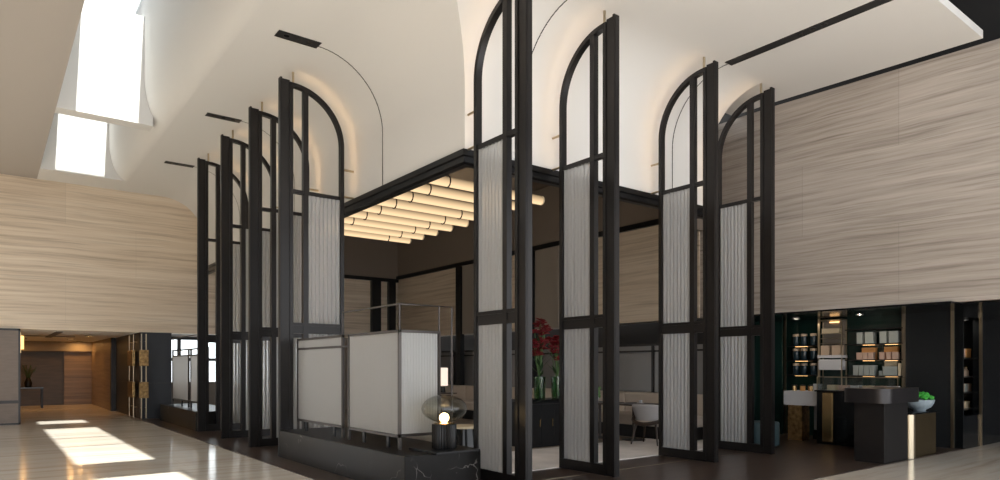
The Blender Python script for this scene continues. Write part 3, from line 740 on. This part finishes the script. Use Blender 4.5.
# display tower
t=thing('display_tower','pale framed display tower between the jars and cartons','display cabinet',(14.06,6.935,0))
m=MB()
for y in (-.25,.24): m.box(0,.02,y,y+.02,1.0,2.5); m.box(.2,.22,y,y+.02,1.0,2.5)
m.box(0,.22,-.25,.26,2.48,2.5); m.build('frame','pale_brass',t)
MB().box(0,.22,-.23,.24,1.44,1.66).build('panel','white',t); MB().box(-.01,.24,-.25,.26,1.69,1.75).build('ledge','white',t)
m=MB(); m.box(.21,.23,-.23,.24,1.75,2.48); m.build('back','plaster',t)
for z in (1.99,2.10,2.20): MB().box(.0,.2,-.23,.24,z,z+.008).build('rack','pale_brass',t)
MB().box(.19,.2,-.1,.1,2.44,2.46).build('light_strip','shelfled',t)
carton(6.97,7.14,1.752,.20,'tan','tan carton at left on the display tower ledge',14.08,.13); carton(6.72,6.91,1.752,.20,'tan','tan carton at right on the display tower ledge',14.08,.13)
carton(6.75,7.12,2.21,.10,'cream_card','flat cream box in the top of the display tower',14.08,.1)
# niche shelves on the right wall
zn=(1.68,1.32,1.02,.70)
nl=('upper','second','third','lowest')
for z,l in zip(zn,nl):
    t=thing('niche_shelf','%s lit shelf in the black wall niche'%l,'shelf',(15.05,4.86,z),group='niche shelves')
    MB().box(-.7,.7,-.17,.17,-.02,0).build('board','black',t); MB().box(-.2,.2,.12,.14,-.026,-.02).build('light_strip','shelfled',t)
shelfspec=((1.682,.17,(('pinkbox',14.3,14.55),('amber',14.58,14.85))),(1.022,.15,(('tan',14.28,14.5),('greybox',14.53,14.68),('tan',14.70,14.88))),(.702,.13,(('tan',14.3,14.5),('cream_card',14.54,14.8))))
for z,h,its in shelfspec:
    for k,(mt,a,b) in enumerate(its):
        t=thing('carton','%s carton on the %s niche shelf, %s'%({'pinkbox':'blush','amber':'amber','tan':'tan','greybox':'grey','cream_card':'cream'}[mt],nl[zn.index(round(z-.002,2))],['left','middle','right'][k] if len(its)==3 else ['left','right'][k]),'box',((a+b)/2+.45,4.84,z),group='cartons in the wall niche')
        MB().box(-(b-a)/2,(b-a)/2,-.06,.06,0,h,.004).build('body',mt,t); MB().box(-(b-a)/2-.002,(b-a)/2+.002,-.062,.062,h*.8,h+.002,.002).build('lid',mt,t)
for k in range(4):
    b=thing('bottle','amber bottle on the second niche shelf, %s from the left'%words[k].replace('nearest','first'),'bottle',(14.78+.15*k,4.84,1.322),group='bottles in the wall niche')
    MB().lathe([(0,0),(.045,0),(.045,.10),(.015,.14),(.015,.17),(0,.17)],n=14).build('body','tan',b,True); MB().tube((0,0,.17),(0,0,.19),.018,n=10).build('cap','brass',b,True)
# front counter with rounded overhanging top
t=thing('reception_counter','dark counter with thick rounded overhanging top at the shop front','counter',(0,0,0))
MB().box(10.96,11.82,4.57,5.02,.006,.94,.004).build('body','black',t)
def rrect(x0,x1,y0,y1,r):
    P=[]
    for cx,cy,a0 in ((x1-r,y1-r,0),(x0+r,y1-r,90),(x0+r,y0+r,180),(x1-r,y0+r,270)):
        for i in range(9): a=math.radians(a0+90*i/8); P.append((cx+r*math.cos(a),cy+r*math.sin(a)))
    return P
M['counter_top']=principled('bronze_counter_top',(.026,.023,.0245),.30,.4)
M['counter_body']=principled('dark_bronze_counter',(.011,.0092,.0095),.45,.2,var=.15,vscale=4)
kids(t)[0].data.materials[0]=M['counter_body']
MB().prism(rrect(10.82,12.15,4.47,5.18,.20),'z',.94,1.165).build('top','counter_top',t,True)
# brass counter and bowl
t=thing('brass_counter','low brass counter with rounded end beside the dark counter','counter',(0,0,0))
m=MB(); m.tube((12.02,4.64,.006),(12.02,4.64,.72),.10,n=28); m.build('rounded_end','pale_brass',t,True)
MB().box(12.12,13.05,4.60,5.05,.006,.72,.003).build('body','dull_brass',t); MB().box(11.93,13.1,4.56,5.1,.72,.745,.003).build('top','gloss_black',t)
t=thing('bowl','blue grey ceramic bowl on the brass counter','bowl',(12.84,4.78,.745))
MB().lathe([(0,.0),(.09,0),(.10,.02),(.17,.06),(.215,.13),(.23,.19),(.215,.19),(.19,.13),(.1,.05),(0,.04)],n=36).build('body','bowl',t,True)
t=thing('moss_mound','bright green moss mound filling the ceramic bowl','plant',(12.84,4.78,.935))
m=MB()
for i in range(70):
    a=random.uniform(0,2*PI); r=.19*math.sqrt(random.random()); z=.035+.11*(1-(r/.2)**2)*random.uniform(.7,1.05)
    m.blob((r*math.cos(a),r*math.sin(a),z-.02),random.uniform(.03,.045),1,jit=.15)
o=m.build('foliage','moss',t,True); o['kind']='stuff'
# pastry display
t=thing('display_case','long glass topped display case behind the dark counter','display case',(12.9,0,0))
MB().box(0,.55,5.15,6.62,.006,1.02).build('body','gloss_black',t)
MB().box(-.02,.57,5.10,6.66,1.02,1.05).build('deck','black',t)
m=MB(); m.box(0,.008,5.15,6.62,1.05,1.31); m.box(0,.55,5.15,6.62,1.302,1.31); m.box(.0,.55,6.612,6.62,1.05,1.31); m.build('glass_hood','clear',t)
m=MB()
for y in (5.15,6.61):
    m.box(0,.012,y,y+.012,1.05,1.31); 
m.box(0,.012,5.15,6.62,1.30,1.315); m.build('hood_frame','pale_brass',t)
MB().box(-.03,.0,6.30,6.50,.05,1.0,.01).build('brass_leg','brass',t)
for k in range(6):
    y=5.3+.22*k
    c_=thing('pastry_box','white treat box in the glass display case, %s from the right'%words[k].replace('nearest','first'),'box',(13.1,y,1.051),group='treat boxes in the glass display case')
    MB().box(-.08,.08,-.08,.08,0,.10,.006).build('body',['white','pinkbox','cream_card'][k%3],c_); MB().box(-.082,.082,-.01,.01,.1,.104).build('ribbon','brass',c_)
# white desk
t=thing('desk','white slab cash desk on a brass leg at the back of the shop','desk',(0,0,0))
MB().box(13.1,13.7,6.68,7.42,.72,1.01,.006).build('slab','white',t); MB().box(13.12,13.42,7.04,7.34,.006,.72).build('leg','old_brass',t); MB().box(13.6,13.66,6.7,7.04,.2,.72).build('modesty_panel','white',t); MB().box(13.55,13.68,6.7,7.04,.006,.2).build('plinth_foot','black',t)
carton(6.70,6.82,1.012,.15,'white','white box at the right end of the cash desk',13.15,.12)
for k,(y,mt) in enumerate(((7.3,'brass'),(7.12,'amber'),(6.95,'brass'))):
    j=thing('tin','%s tin on the white cash desk'%['left brass','middle amber','right brass'][k],'tin',(13.3,y,1.012),group='tins on the cash desk')
    MB().lathe([(0,0),(.05,0),(.05,.10),(0,.10)],n=16).build('body',mt,j,True); MB().lathe([(0,.1),(.052,.1),(.052,.12),(0,.125)],n=16).build('lid','black',j,True)
# green glass panel with white botanical decal
gp=thing('glass_panel','dark green glass panel with white flower decal at the shop edge','glass panel',(13.98,8.28,0))
MB().box(0,.03,-.32,.32,.006,2.5).build('sheet','green_lacq',gp)
m=MB()
for zc in (1.55,.98):
    for k in range(9):
        a=2*PI*k/9; 
        p=Vector((-.004,.10*math.cos(a),zc+.10*math.sin(a))); 
        m.path([(-.004,.03*math.cos(a),zc+.03*math.sin(a)),(-.004,.08*math.cos(a+.25),zc+.09*math.sin(a+.25)),(-.004,.05*math.cos(a+.6),zc+.11*math.sin(a+.6))],[.003,.012,.003],5)
    m.path([(-.004,0,zc-.05),(-.004,.05,zc-.2),(-.004,.02,zc-.32)],.005,5)
m.build('flower_decal','white',gp)

# ================================================================= LIGHT & CAMERA
wd = bpy.data.worlds.new('sky'); sc.world = wd; wd.use_nodes = True
nt = wd.node_tree; nt.nodes.clear()
bg = nt.nodes.new('ShaderNodeBackground'); bg.inputs[0].default_value = (.93,.965,1.,1)
tc = nt.nodes.new('ShaderNodeTexCoord'); sp = nt.nodes.new('ShaderNodeSeparateXYZ'); nt.links.new(tc.outputs['Generated'], sp.inputs[0])
mr = nt.nodes.new('ShaderNodeMapRange'); mr.inputs['From Min'].default_value = .10; mr.inputs['From Max'].default_value = .65   # hazy bright horizon, deeper zenith
mr.inputs['To Min'].default_value = 2.6; mr.inputs['To Max'].default_value = 1.1
nt.links.new(sp.outputs[2], mr.inputs[0]); nt.links.new(mr.outputs[0], bg.inputs[1])
wo = nt.nodes.new('ShaderNodeOutputWorld'); nt.links.new(bg.outputs[0], wo.inputs[0])
sd = bpy.data.lights.new('sun','SUN'); sd.energy = 11.; sd.angle = math.radians(.6); sd.color = (1.,.965,.91)
so = bpy.data.objects.new('sun', sd); COL.objects.link(so)
dirv = Vector((-.045,1/1.625,-1)).normalized()
so.rotation_euler = dirv.to_track_quat('-Z','Y').to_euler(); so.location = (0,-5,15)

cd = bpy.data.cameras.new('camera'); cam = bpy.data.objects.new('camera', cd); COL.objects.link(cam)
cd.sensor_width = 36.; cd.lens = 669./1000*36; cd.shift_y = (367-240)/1000.; cd.clip_end = 200
cam.location = (0,0,1.5); cam.rotation_euler = (PI/2,0,-(PI/2-math.atan(872/669.)))
sc.camera = cam
sc.view_settings.view_transform = 'Standard'; sc.view_settings.look = 'None'; sc.view_settings.gamma = 1.
sc.view_settings.use_curve_mapping = False; sc.view_settings.exposure = .30
sc.cycles.max_bounces = 12; sc.cycles.diffuse_bounces = 6; sc.cycles.transparent_max_bounces = 16; sc.cycles.use_denoising = True
sc.cycles.caustics_reflective = False; sc.cycles.caustics_refractive = False; sc.cycles.sample_clamp_indirect = 6.
